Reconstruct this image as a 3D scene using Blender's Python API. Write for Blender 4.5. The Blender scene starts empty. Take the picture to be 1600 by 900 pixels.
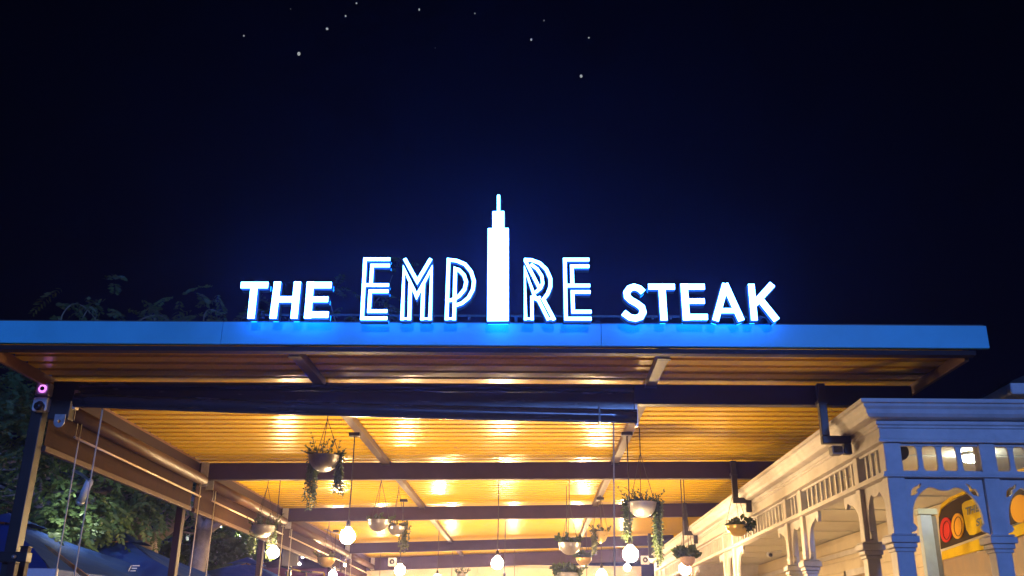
import bpy, bmesh, math, random
from mathutils import Vector, Matrix
random.seed(7)
R = math.radians
sc = bpy.context.scene
COL = sc.collection

# ------------------------------------------------------------------ camera
F_PX, PITCH, YAW, ROLL = 1480.0, R(20.4), R(1.6), R(0.8)
CAM = Vector((0, 0, 1.6))
fw = Vector((-math.sin(YAW) * math.cos(PITCH), math.cos(YAW) * math.cos(PITCH), math.sin(PITCH)))
r0 = Vector((math.cos(YAW), math.sin(YAW), 0))
u0 = r0.cross(fw)
rt = r0 * math.cos(ROLL) + u0 * math.sin(ROLL)
up = u0 * math.cos(ROLL) - r0 * math.sin(ROLL)
cd = bpy.data.cameras.new('camera')
cd.sensor_width = 36.0
cd.lens = 36.0 * F_PX / 1600.0
cd.clip_start = 0.05
cd.clip_end = 5000
cam = bpy.data.objects.new('camera', cd)
COL.objects.link(cam)
M = Matrix((rt, up, -fw)).transposed().to_4x4()
M.translation = CAM
cam.matrix_world = M
sc.camera = cam

# ------------------------------------------------------------------ world (night sky), street glow, exposure
w = bpy.data.worlds.new('World')
sc.world = w
w.use_nodes = True
nt = w.node_tree
bg = nt.nodes['Background']
tc = nt.nodes.new('ShaderNodeTexCoord')
sx = nt.nodes.new('ShaderNodeSeparateXYZ')
cr = nt.nodes.new('ShaderNodeValToRGB')
nt.links.new(tc.outputs['Generated'], sx.inputs[0])
nt.links.new(sx.outputs['Z'], cr.inputs[0])
nt.links.new(cr.outputs[0], bg.inputs[0])
cr.color_ramp.elements[0].position = 0.0
cr.color_ramp.elements[0].color = (0.0004, 0.0006, 0.0032, 1)
cr.color_ramp.elements[1].position = 0.75
cr.color_ramp.elements[1].color = (0.0002, 0.0003, 0.0012, 1)
bg.inputs[1].default_value = 1.0

sd = bpy.data.lights.new('night_glow', 'SUN')
sd.energy = 1.6
sd.color = (0.15, 0.32, 1.0)
sd.angle = R(6)
sun = bpy.data.objects.new('night_glow', sd)
COL.objects.link(sun)
sun_from = Vector((0.10, -1.0, 0.17)).normalized()      # where the blue light comes from
sun.rotation_euler = (-sun_from).to_track_quat('-Z', 'Y').to_euler()
sun.location = (3, -30, 12)

sc.view_settings.view_transform = 'Standard'
sc.view_settings.look = 'None'
sc.view_settings.exposure = 0.0
sc.view_settings.gamma = 1.0
sc.view_settings.use_curve_mapping = False
sc.render.engine = 'CYCLES'
sc.cycles.use_denoising = True
sc.cycles.max_bounces = 7
sc.cycles.diffuse_bounces = 3
sc.cycles.glossy_bounces = 3
sc.cycles.transmission_bounces = 4
sc.cycles.transparent_max_bounces = 8
sc.cycles.volume_bounces = 0
sc.cycles.sample_clamp_indirect = 6.0
sc.cycles.caustics_reflective = False
sc.cycles.caustics_refractive = False

# ------------------------------------------------------------------ survey helpers: photo point -> place at a known plane
def ray(x, y):
    return fw * F_PX + rt * (x - 800) - up * (y - 450)
def aty(x, y, Y):
    d = ray(x, y); return CAM + d * ((Y - CAM.y) / d.y)
def atx(x, y, X):
    d = ray(x, y); return CAM + d * ((X - CAM.x) / d.x)
def atz(x, y, Z):
    d = ray(x, y); return CAM + d * ((Z - CAM.z) / d.z)
def atplane(x, y, p0, n):
    d = ray(x, y); return CAM + d * ((p0 - CAM).dot(n) / d.dot(n))
def zr(X, Y):                                   # underside of the canopy deck (slightly twisted)
    return 3.6 + 0.0027 * max(0.0, Y - 7.0) * (X + 0.6)
def zd(X, Y):                                   # deck rides on packers above the beams
    return zr(X, Y) + 0.032

# ------------------------------------------------------------------ materials
MATS = {}
def mat(name, col, rough=0.6, metal=0.0, var=0.0, scale=6.0, bump=0.0, bscale=40.0, emit=None, estr=0.0, trans=0.0, spec=0.5, coat=0.0, alpha=1.0, stretch=None):
    m = bpy.data.materials.new(name); m.use_nodes = True
    t = m.node_tree; b = t.nodes['Principled BSDF']
    b.inputs['Base Color'].default_value = (*col, 1)
    b.inputs['Roughness'].default_value = rough
    b.inputs['Metallic'].default_value = metal
    b.inputs['Specular IOR Level'].default_value = spec
    b.inputs['Coat Weight'].default_value = coat
    b.inputs['Transmission Weight'].default_value = trans
    b.inputs['Alpha'].default_value = alpha
    if emit:
        b.inputs['Emission Color'].default_value = (*emit, 1)
        b.inputs['Emission Strength'].default_value = estr
    if var or bump:
        g = t.nodes.new('ShaderNodeNewGeometry'); src = g.outputs['Position']
        if stretch:
            mp = t.nodes.new('ShaderNodeMapping'); mp.inputs['Scale'].default_value = stretch
            t.links.new(src, mp.inputs[0]); src = mp.outputs[0]
    if var:
        n = t.nodes.new('ShaderNodeTexNoise'); n.inputs['Scale'].default_value = scale; n.inputs['Detail'].default_value = 8; n.inputs['Roughness'].default_value = 0.65
        t.links.new(src, n.inputs['Vector'])
        rp = t.nodes.new('ShaderNodeValToRGB')
        rp.color_ramp.elements[0].position = 0.3; rp.color_ramp.elements[1].position = 0.72
        rp.color_ramp.elements[0].color = (*[c * (1 - var) for c in col], 1)
        rp.color_ramp.elements[1].color = (*[min(1, c * (1 + var * 0.5)) for c in col], 1)
        t.links.new(n.outputs[0], rp.inputs[0]); t.links.new(rp.outputs[0], b.inputs['Base Color'])
        mr = t.nodes.new('ShaderNodeMapRange'); mr.inputs['To Min'].default_value = max(0.02, rough - 0.1); mr.inputs['To Max'].default_value = min(1, rough + 0.12)
        t.links.new(n.outputs[0], mr.inputs[0]); t.links.new(mr.outputs[0], b.inputs['Roughness'])
    if bump:
        n2 = t.nodes.new('ShaderNodeTexNoise'); n2.inputs['Scale'].default_value = bscale; n2.inputs['Detail'].default_value = 6
        t.links.new(src, n2.inputs['Vector'])
        bp = t.nodes.new('ShaderNodeBump'); bp.inputs['Strength'].default_value = bump; bp.inputs['Distance'].default_value = 0.01
        t.links.new(n2.outputs[0], bp.inputs['Height']); t.links.new(bp.outputs[0], b.inputs['Normal'])
    MATS[name] = m
    return m
mat('deck', (0.80, 0.53, 0.012), 0.25, spec=0.5)
mat('steel_dark', (0.034, 0.016, 0.018), 0.55, 0.0, 0.3, 5, 0.06, 60, spec=0.2)
mat('steel_black', (0.014, 0.012, 0.013), 0.42, 0.0, 0.3, 7, 0.05, 60)
mat('rafter', (0.105, 0.072, 0.058), 0.42, 0.0, 0.35, 9, 0.1, 40)
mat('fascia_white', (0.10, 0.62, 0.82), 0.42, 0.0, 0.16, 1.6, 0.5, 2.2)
mat('barge', (0.22, 0.11, 0.05), 0.5, 0.0, 0.25, 5)
mat('canvas', (0.045, 0.022, 0.010), 0.85, 0.0, 0.3, 8, 0.25, 90, spec=0.1)
mat('tube_brown', (0.075, 0.038, 0.022), 0.42, 0.0, 0.2, 6, spec=0.3)
mat('blind_vinyl', (0.022, 0.020, 0.030), 0.24, 0.0, 0.3, 5, 0.12, 12, spec=0.6, stretch=(0.4, 3, 3))
mat('galv', (0.55, 0.55, 0.56), 0.35, 0.8, 0.25, 30)
mat('rod', (0.62, 0.5, 0.4), 0.35, 0.3)
mat('cord_white', (0.62, 0.56, 0.46), 0.8)
mat('cord_black', (0.03, 0.025, 0.02), 0.6)
mat('white_paint', (0.66, 0.62, 0.60), 0.55, 0.0, 0.22, 5, 0.25, 30)
mat('cream_wall', (0.70, 0.60, 0.44), 0.7, 0.0, 0.12, 3, 0.1, 25)
mat('pale_green', (0.62, 0.66, 0.56), 0.7, 0.0, 0.1, 3)
mat('ceiling_paint', (0.74, 0.73, 0.66), 0.65, 0.0, 0.08, 3)
mat('plastic_white', (0.68, 0.69, 0.72), 0.4, 0.0, 0.08, 12)
mat('plastic_black', (0.012, 0.012, 0.014), 0.4)
mat('bowl_steel', (0.42, 0.41, 0.42), 0.33, 0.7, 0.2, 18)
mat('bowl_gold', (0.62, 0.46, 0.17), 0.30, 0.7, 0.2, 18)
mat('bowl_clay', (0.55, 0.36, 0.22), 0.6, 0.0, 0.2, 18)
mat('leaf_pot', (0.055, 0.095, 0.028), 0.5, 0.0, 0.4, 30)
mat('leaf_pot_pale', (0.12, 0.14, 0.045), 0.5, 0.0, 0.4, 30)
mat('leaf_tree', (0.12, 0.20, 0.075), 0.5, 0.0, 0.45, 2.5)
mat('leaf_shrub', (0.10, 0.14, 0.035), 0.5, 0.0, 0.4, 4)
mat('bark', (0.34, 0.28, 0.26), 0.9, 0.0, 0.45, 5, 0.8, 14)
mat('twig', (0.23, 0.22, 0.17), 0.8)
mat('umbrella_blue', (0.016, 0.065, 0.30), 0.6, 0.0, 0.2, 2.5, 0.3, 7)
mat('umbrella_plum', (0.18, 0.05, 0.12), 0.65, 0.0, 0.2, 3)
mat('white_print', (0.75, 0.75, 0.75), 0.6)
mat('timber', (0.36, 0.22, 0.10), 0.6, 0.0, 0.35, 9, 0.2, 40)
mat('chrome', (0.7, 0.7, 0.72), 0.15, 1.0)
mat('grey_board', (0.30, 0.29, 0.30), 0.7, 0.0, 0.15, 5)
mat('sign_brown', (0.06, 0.036, 0.012), 0.8, 0.0, 0.2, 6, spec=0.1)
mat('sign_yellow', (0.82, 0.55, 0.0), 0.8, 0.0, 0.1, 8, spec=0.1)
mat('sign_red', (0.70, 0.03, 0.012), 0.7, spec=0.1)
mat('sign_orange', (0.85, 0.40, 0.0), 0.7, spec=0.1)
mat('curtain_blue', (0.62, 0.72, 0.80), 0.95, 0.0, 0.15, 8, 0.2, 20)
mat('curtain_grey', (0.30, 0.28, 0.25), 0.85, 0.0, 0.2, 10)
mat('door_brown', (0.30, 0.17, 0.06), 0.5, 0.0, 0.3, 6)
mat('glass_dark', (0.02, 0.02, 0.025), 0.05, 0.0, spec=0.8)
mat('roof_iron', (0.10, 0.11, 0.13), 0.5, 0.3, 0.2, 5)
mat('asphalt', (0.05, 0.05, 0.052), 0.85, 0.0, 0.35, 3, 0.4, 60)
mat('paving', (0.32, 0.25, 0.19), 0.7, 0.0, 0.25, 4, 0.2, 30)
mat('purple_glow', (0.1, 0.02, 0.1), 0.4, emit=(0.85, 0.25, 1.0), estr=1.7)
mat('letter_face', (0.8, 0.8, 0.85), 0.4, emit=(0.09, 0.34, 1.0), estr=36.0)
mat('letter_side', (0.02, 0.03, 0.06), 0.35, emit=(0.02, 0.16, 1.0), estr=0.9)
mat('letter_tray', (0.015, 0.018, 0.03), 0.4)
mat('letter_fascia_fill', (0.1, 0.2, 0.5), 0.4, emit=(0.003, 0.17, 1.0), estr=17.0)  # unseen glow added behind the letters to light the fascia blue
mat('bulb_glow', (1, 0.9, 0.7), 0.3, emit=(1.0, 0.67, 0.32), estr=610.0)
mat('fairy_glow', (1, 1, 1), 0.3, emit=(1.0, 0.9, 0.75), estr=30.0)
mat('lamp_cool', (1, 1, 1), 0.3, emit=(0.95, 1.0, 0.86), estr=95.0)
mat('street_led', (1, 1, 1), 0.3, emit=(0.95, 1.0, 0.85), estr=2200.0)
mat('star_glow', (0.1, 0.1, 0.1), 0.5, emit=(0.75, 0.78, 0.75), estr=0.45)
mat('spot_glow', (1, 1, 1), 0.3, emit=(0.92, 0.97, 0.8), estr=950.0)

def translucent(nm, f):
    m = MATS[nm]; t = m.node_tree; b = t.nodes['Principled BSDF']
    tr = t.nodes.new('ShaderNodeBsdfTranslucent'); mx = t.nodes.new('ShaderNodeMixShader'); mx.inputs[0].default_value = f
    src = b.inputs['Base Color'].links[0].from_socket
    t.links.new(src, tr.inputs[0]); t.links.new(b.outputs[0], mx.inputs[1]); t.links.new(tr.outputs[0], mx.inputs[2])
    t.links.new(mx.outputs[0], t.nodes['Material Output'].inputs['Surface'])
for nm in ('leaf_tree', 'leaf_shrub', 'leaf_pot', 'leaf_pot_pale'): translucent(nm, 0.35)

# ------------------------------------------------------------------ mesh helpers
ORG = {}
def V(*a): return Vector(a)
class MB:
    def __init__(s): s.v = []; s.f = []
    def add(s, vs, fs):
        k = len(s.v); s.v += [Vector(p) for p in vs]; s.f += [tuple(k + i for i in f) for f in fs]; return s
    def box(s, a, b):
        (x0, y0, z0), (x1, y1, z1) = [min(p) for p in zip(a, b)], [max(p) for p in zip(a, b)]
        return s.add([(x0,y0,z0),(x1,y0,z0),(x1,y1,z0),(x0,y1,z0),(x0,y0,z1),(x1,y0,z1),(x1,y1,z1),(x0,y1,z1)],
                     [(0,3,2,1),(4,5,6,7),(0,1,5,4),(1,2,6,5),(2,3,7,6),(3,0,4,7)])
    def bar(s, a, b, wx, wz, upv=(0,0,1)):          # box along a->b
        a, b = Vector(a), Vector(b); d = (b - a).normalized(); sd = d.cross(Vector(upv)).normalized(); u = sd.cross(d)
        vs = [p + sd * (i * wx / 2) + u * (j * wz / 2) for p in (a, b) for i, j in ((-1,-1),(1,-1),(1,1),(-1,1))]
        return s.add(vs, [(0,1,2,3),(7,6,5,4),(0,4,5,1),(1,5,6,2),(2,6,7,3),(3,7,4,0)])
    def tube(s, pts, r, n=8, cap=True):
        pts = [Vector(p) for p in pts]; rs = r if isinstance(r, (list, tuple)) else [r] * len(pts)
        k = len(s.v); ref = Vector((0.31, 0.17, 0.93))
        for i, p in enumerate(pts):
            d = (pts[min(i + 1, len(pts) - 1)] - pts[max(i - 1, 0)]).normalized()
            if abs(d.dot(ref)) > 0.96: rr = Vector((1, 0, 0))
            else: rr = ref
            a = d.cross(rr).normalized(); b = d.cross(a)
            for j in range(n):
                t = 2 * math.pi * j / n; s.v.append(p + (a * math.cos(t) + b * math.sin(t)) * rs[i])
        for i in range(len(pts) - 1):
            for j in range(n):
                s.f.append((k + i*n + j, k + i*n + (j+1) % n, k + (i+1)*n + (j+1) % n, k + (i+1)*n + j))
        if cap:
            s.f.append(tuple(k + j for j in range(n))[::-1]); s.f.append(tuple(k + (len(pts)-1)*n + j for j in range(n)))
        return s
    def lathe(s, prof, c, n=20):                     # prof [(r, z)]
        c = Vector(c); k = len(s.v)
        for r_, z in prof:
            for j in range(n):
                t = 2 * math.pi * j / n; s.v.append(c + V(r_ * math.cos(t), r_ * math.sin(t), z))
        for i in range(len(prof) - 1):
            for j in range(n):
                s.f.append((k + i*n + j, k + i*n + (j+1) % n, k + (i+1)*n + (j+1) % n, k + (i+1)*n + j))
        return s
    def prism(s, poly, fn, depth):                   # poly of 2D points, fn maps to 3D, depth vector
        depth = Vector(depth); n = len(poly); P = [Vector(fn(*p)) for p in poly]
        return s.add(P + [p + depth for p in P], [tuple(range(n)), tuple(range(2*n - 1, n - 1, -1))] + [(i, i + n, (i+1) % n + n, (i+1) % n) for i in range(n)])
    def build(s, name, m, parent=None, smooth=False, bevel=0.0, at=None):
        o_ = Vector(at) if at is not None else (ORG.get(parent.name, V(0,0,0)) if parent else V(0,0,0))
        me = bpy.data.meshes.new(name)
        me.from_pydata([p - o_ for p in s.v], [], s.f); me.update()
        bm = bmesh.new(); bm.from_mesh(me); bmesh.ops.recalc_face_normals(bm, faces=bm.faces); bm.to_mesh(me); bm.free()
        if smooth:
            me.polygons.foreach_set('use_smooth', [True] * len(me.polygons))
        return link(name, me, m, parent, o_ if parent is None else None, bevel, o_)
def link(name, me, m, parent=None, loc=None, bevel=0.0, org=None):
    o = bpy.data.objects.new(name, me); COL.objects.link(o)
    if m and not me.materials: me.materials.append(MATS[m] if isinstance(m, str) else m)
    if parent: o.parent = parent
    if loc is not None and not parent: o.location = loc
    ORG[o.name] = org if org is not None else V(0,0,0)
    if bevel:
        b = o.modifiers.new('bevel', 'BEVEL'); b.width = bevel; b.segments = 2; b.limit_method = 'ANGLE'
    return o
def empty(name, loc, label, cat, group=None):
    o = bpy.data.objects.new(name, None); COL.objects.link(o); o.location = loc; o.empty_display_size = 0.2
    ORG[o.name] = Vector(loc); return tag(o, label, cat, group)
def tag(o, label, cat, group=None):
    o['label'] = label; o['category'] = cat
    if group: o['group'] = group
    return o
def structure(o): o['kind'] = 'structure'; return o
def stuff(o): o['kind'] = 'stuff'; return o
def plate(name, loops, fn, depth, m, parent, bevel=0.0):
    """flat plate with holes: loops of 2D points (first = outline), fn maps 2D->3D, depth vector"""
    bm = bmesh.new(); edges = []
    for lp in loops:
        vs = [bm.verts.new((p[0], p[1], 0)) for p in lp]
        edges += [bm.edges.new((vs[i], vs[(i+1) % len(vs)])) for i in range(len(vs))]
    bmesh.ops.triangle_fill(bm, edges=edges, use_beauty=True, use_dissolve=False)
    res = bmesh.ops.extrude_face_region(bm, geom=bm.faces[:])
    nv = [g for g in res['geom'] if isinstance(g, bmesh.types.BMVert)]
    nset = set(nv); depth = Vector(depth); o_ = ORG.get(parent.name, V(0,0,0))
    for v_ in bm.verts:
        p = Vector(fn(v_.co.x, v_.co.y)) - o_
        v_.co = p + depth if v_ in nset else p
    bmesh.ops.recalc_face_normals(bm, faces=bm.faces)
    me = bpy.data.meshes.new(name); bm.to_mesh(me); bm.free()
    return link(name, me, m, parent, None, bevel, o_)
def text_mesh(name, body, size, m, parent, fn, ext=0.004, bold=0.0):
    """lettering as a mesh: fn maps (x, y, z) of the text to the place"""
    cu = bpy.data.curves.new(name, 'FONT'); cu.body = body; cu.size = size; cu.extrude = ext; cu.offset = bold
    to = bpy.data.objects.new(name + '_tmp', cu); COL.objects.link(to)
    dg = bpy.context.evaluated_depsgraph_get(); dg.update()
    me = bpy.data.meshes.new_from_object(to.evaluated_get(dg)); bpy.data.objects.remove(to)
    o_ = ORG.get(parent.name, V(0,0,0))
    for v_ in me.vertices: v_.co = Vector(fn(*v_.co)) - o_
    me.materials.clear(); me.name = name
    return link(name, me, m, parent, None, 0, o_)

# ------------------------------------------------------------------ ground
structure(MB().add([(-400,-400,0),(400,-400,0),(400,800,0),(-400,800,0)], [(0,1,2,3)]).build('ground', 'asphalt'))
pv = structure(MB().box((-4.6, 6.3, 0.0), (2.5, 24.4, 0.06)).build('dining_paving', 'paving'))

# ------------------------------------------------------------------ canopy
XL, XR = -4.08, 3.16
BY = [7.7, 11.4, 15.3, 20.6, 23.9]
can = empty('dining_canopy', (-0.5, 7.7, 0), 'long steel dining canopy with blue lit fascia and yellow ribbed roof', 'canopy')
y = 6.64; k = 0
while y < 24.3:
    mb = MB(); prof = []
    for r_ in range(4):
        yy = y + r_ * 0.2
        prof += [(yy, 0), (yy + 0.132, 0), (yy + 0.126, 0.045), (yy + 0.206, 0.045)]
    prof.append((y + 0.8, 0))
    vs = []; fs = []
    nx = 6
    for i, (py, dz) in enumerate(prof):
        for j in range(nx + 1):
            X = XL + (XR - XL) * j / nx
            vs.append((X, py, zd(X, py) + dz))
    for i in range(len(prof) - 1):
        for j in range(nx):
            a = i * (nx + 1) + j; fs.append((a, a + 1, a + nx + 2, a + nx + 1))
    mb.add(vs, fs).build('roof_sheet', 'deck', can)
    y += 0.8; k += 1
MB().box((XL - 0.03, 6.612, 3.606), (3.235, 6.636, 3.768)).build('fascia_backing', 'steel_dark', can)
fx = [XL - 0.04, -2.31, 0.47, 3.245]
for i_ in range(3):
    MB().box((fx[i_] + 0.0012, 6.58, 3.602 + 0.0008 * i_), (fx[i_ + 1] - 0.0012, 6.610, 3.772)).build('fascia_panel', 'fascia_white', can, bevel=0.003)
MB().box((XL, 6.62, 3.562), (XR, 6.70, 3.598)).build('fascia_lip', 'steel_dark', can, bevel=0.003)
MB().box((XL - 0.03, 6.60, 3.775), (3.235, 7.2, 3.785)).build('capping', 'roof_iron', can)
def barge(X0, X1, z0, z1, nm='barge_board'):
    mb = MB(); n = 8
    for i in range(n):
        ya, yb = 6.705 + (24.3 - 6.705) * i / n, 6.705 + (24.3 - 6.705) * (i + 1) / n
        za, zb = zr(X0, ya) - 3.6, zr(X0, yb) - 3.6
        mb.add([(X0,ya,z0+za),(X1,ya,z0+za),(X1,ya,z1+za),(X0,ya,z1+za),(X0,yb,z0+zb),(X1,yb,z0+zb),(X1,yb,z1+zb),(X0,yb,z1+zb)],
               [(0,3,7,4),(1,5,6,2),(0,4,5,1),(3,2,6,7)])
        if i == 0: mb.f.append((0,1,2,3))
        if i == n - 1: mb.f.append(tuple(len(mb.v) - 8 + q for q in (4,7,6,5)))
    return mb.build(nm, 'barge', can)
barge(XL - 0.035, XL - 0.004, 3.545, 3.64)
barge(XR - 0.05, XR - 0.02, 3.545, 3.629)
BW = 0.10
for i, by in enumerate(BY):
    xa, xb = (-4.02, 3.08) if i == 0 else (-4.25, 2.9)
    dep = [0.165, 0.20, 0.205, 0.205, 0.30][i]
    mb = MB()
    for X in (xa, xb):
        zt = zr(X, by) - 0.004
        mb.v += [V(X, by - BW/2, zt), V(X, by + BW/2, zt), V(X, by + BW/2, zt - dep), V(X, by - BW/2, zt - dep)]
    mb.f += [(0,1,2,3),(4,7,6,5),(0,4,5,1),(1,5,6,2),(2,6,7,3),(3,7,4,0)]
    bo = mb.build('beam', 'steel_black' if i == 0 else 'steel_dark', can, bevel=0.006)
edges = [6.71] + BY
for X in (-1.80, 0.94):
    for i in range(len(edges) - 1):
        a, b = edges[i] + (BW/2 + 0.002 if i else 0.002), edges[i+1] - BW/2 - 0.002
        za, zb = zd(X, a) - 0.036, zd(X, b) - 0.036
        MB().bar((X, a, za), (X, b, zb), 0.085, 0.065).build('rafter', 'rafter', can, bevel=0.005)
        for yy, s_ in ((a + 0.05, 1), (b - 0.07, -1)):
            MB().box((X - 0.05, yy - 0.03, zd(X, yy) - 0.078), (X + 0.05, yy + 0.03, zd(X, yy) - 0.071)).build('cleat', 'steel_black', can)
# left posts, corner box, side beam
PX = [-4.155, -4.225, -4.32, -4.32, -4.3]
for i, by in enumerate(BY):
    hw = 0.048 if i == 0 else 0.04
    top = zr(-4.2, by) - (0.02 if i == 0 else 0.21)
    MB().box((PX[i] - hw, by - 0.05, 0.06), (PX[i] + hw, by + 0.05, top)).build('post', 'steel_black' if i == 0 else 'steel_dark', can, bevel=0.005)
    MB().box((PX[i] - hw - 0.06, by - 0.11, 0.06), (PX[i] + hw + 0.06, by + 0.11, 0.075)).build('base_plate', 'steel_black', can)
    if i: MB().box((PX[i]-hw, by-0.06, top), (PX[i]+hw+0.06, by+0.06, top+0.02)).build('top_plate', 'steel_dark', can)
MB().box((-4.06, 7.655, 3.27), (-3.885, 7.745, 3.594)).build('corner_box', 'steel_black', can, bevel=0.005)
for i in range(4):
    a, b = BY[i] + 0.06, BY[i+1] - 0.06
    X = -4.075
    def zz(z, yy): return z + zr(X, yy) - 3.6
    # deep side beam in two members with a canvas valance in between
    for (z0, z1, x0, x1, nm, mm) in ((3.47, 3.592, X - 0.05, X + 0.03, 'side_beam', 'steel_dark'), (3.03, 3.075, X - 0.05, X - 0.005, 'valance_rail', 'tube_brown'), (3.077, 3.468, X - 0.03, X - 0.024, 'valance', 'canvas')):
        mb = MB()
        for yy in (a, b):
            mb.v += [V(x0, yy, zz(z0, yy)), V(x1, yy, zz(z0, yy)), V(x1, yy, zz(z1, yy)), V(x0, yy, zz(z1, yy))]
        mb.f += [(0,1,2,3),(4,7,6,5),(0,4,5,1),(1,5,6,2),(2,6,7,3),(3,7,4,0)]
        mb.build(nm, mm, can, bevel=0.003)

# ------------------------------------------------------------------ roll-up blinds
def side_blind(i, label):
    a, b = BY[i] + 0.12, BY[i+1] - 0.14
    X = -3.955
    dz = lambda yy: zr(-4.0, yy) - 3.6
    t = empty('roll_up_blind', (X, a, 0), label, 'blind', 'roll up blinds along the left side')
    tb = MB().tube([(X, a, 3.375 + dz(a)), (X, b, 3.375 + dz(b))], 0.062, 18).build('rolled_sheet', 'tube_brown', t, smooth=True)
    for yy in (a, b):
        s_ = -1 if yy == a else 1
        MB().box((X - 0.045, yy + s_ * 0.006, 3.30 + dz(yy)), (X + 0.05, yy + s_ * 0.016, 3.59 + dz(yy) - 0.002)).build('end_bracket', 'galv', t, bevel=0.003)
    MB().tube([(X + 0.0, a + 0.15, 3.19 + dz(a)), (X + 0.0, b - 0.02, 3.18 + dz(b))], 0.011, 8).build('pull_rod', 'rod', t, smooth=True)
    for yy in (a + 0.16, b - 0.05):
        MB().tube([(X, yy, 3.32 + dz(yy)), (X, yy, 3.20 + dz(yy))], 0.004, 5).build('rod_hanger', 'galv', t)
    for yy in (a + 0.20, b - 0.10):
        MB().tube([(X + 0.015, yy, 3.33 + dz(yy)), (X + 0.017, yy, 2.4), (X + 0.012, yy, 1.0)], 0.006, 6).build('cord', 'cord_white', t, smooth=True)
    return t
for i, lb in enumerate(['brown roll up blind on left side nearest the street, behind the corner post',
                        'second brown roll up blind from the street along the left side',
                        'third brown roll up blind from the street along the left side',
                        'farthest brown roll up blind on the left side by the cream back wall']):
    side_blind(i, lb)
t = empty('roll_up_blind', (-1.5, 7.55, 0), 'long black roll up blind sagging under the front beam', 'blind')
n = 24; pts = []; 
for i in range(n + 1):
    q = i / n; pts.append((-3.79 + 4.60 * q, 7.545, 3.405 - 0.10 * q - 0.012 * math.sin(math.pi * q)))
MB().tube(pts, [0.060 - 0.004 * abs(math.sin(i * 1.3)) for i in range(n + 1)], 20).build('rolled_sheet', 'blind_vinyl', t, smooth=True)
MB().tube([(p[0], p[1] - 0.030, p[2] - 0.052) for p in pts], 0.010, 8).build('hem_bar', 'blind_vinyl', t, smooth=True)
MB().add([(-3.79,7.60,3.55),(0.80,7.60,3.55),(0.80,7.60,3.30),(-3.79,7.60,3.40),(-3.79,7.606,3.55),(0.80,7.606,3.55),(0.80,7.606,3.30),(-3.79,7.606,3.40)],[(0,1,2,3),(7,6,5,4),(0,4,5,1),(2,6,7,3),(0,3,7,4),(1,5,6,2)]).build('hanging_sheet', 'blind_vinyl', t)
MB().tube([(-3.80, 7.60, 3.54), (0.80, 7.60, 3.54)], 0.03, 14).build('roller_tube', 'blind_vinyl', t, smooth=True)
MB().box((0.80, 7.575, 3.235), (0.825, 7.64, 3.42)).build('end_bracket', 'rod', t, bevel=0.003)
MB().box((-3.83, 7.575, 3.34), (-3.80, 7.64, 3.50)).build('end_bracket', 'rod', t, bevel=0.003)
MB().box((0.50, 7.47, 3.243), (0.515, 7.62, 3.375)).build('strap', 'plastic_black', t)
MB().tube([(0.62, 7.51, 3.25), (0.60, 7.51, 2.2), (0.615, 7.51, 1.0)], 0.0055, 6).build('cord', 'cord_white', t, smooth=True)
for xx in (-3.56,):
    MB().tube([(xx, 7.56, 3.36), (xx - 0.006, 7.56, 2.2), (xx + 0.01, 7.56, 1.0)], 0.0065, 6).build('cord', 'cord_white', t, smooth=True)
pl = plate('pulley_plate', [[(-0.045, 0.0)] + [(0.045 * math.cos(a), -0.065 + 0.045 * math.sin(a)) for a in [math.pi + math.pi * q / 8 for q in range(9)]] + [(0.045, 0.0)],
      [(0.014 * math.cos(2*math.pi*q/10), -0.06 + 0.014 * math.sin(2*math.pi*q/10)) for q in range(10)]], lambda a, b: (-3.925 + a, 7.60, 3.30 + b), (0, 0.006, 0), 'galv', t)

# ------------------------------------------------------------------ security boxes at the corner
def wall_box(z0, z1, glow, label):
    t = empty('security_box', (-4.105, 7.62, z0), label, 'security box')
    MB().box((-4.165, 7.575, z0), (-4.045, 7.655, z1)).build('case', 'plastic_white', t, bevel=0.014)
    zc = (z0 + z1) / 2
    c = V(-4.098, 7.572, zc + (0 if glow else -0.012))
    mb = MB(); n = 20
    for j in range(n):
        pass
    ring = [c + V(0.026 * math.cos(2*math.pi*j/n), -0.004, 0.026 * math.sin(2*math.pi*j/n)) for j in range(n)] + [c + V(0.026, -0.004, 0)]
    mb.tube(ring, 0.0085, 8, cap=False).build('ring', 'purple_glow' if glow else 'plastic_black', t, smooth=True)
    MB().tube([c + V(0, 0.0, 0), c + V(0, -0.012, 0)], 0.018, 14).build('lens', 'plastic_black', t, smooth=True)
    if not glow:
        MB().tube([c + V(0.012, -0.005, -0.01), c + V(0.012, -0.05, -0.02)], 0.034, 16).build('sensor_barrel', 'plastic_black', t, smooth=True)
wall_box(3.452, 3.563, True, 'upper white security box with glowing purple ring at the canopy corner')
wall_box(3.322, 3.438, False, 'lower white security box with black barrel at the canopy corner')

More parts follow.
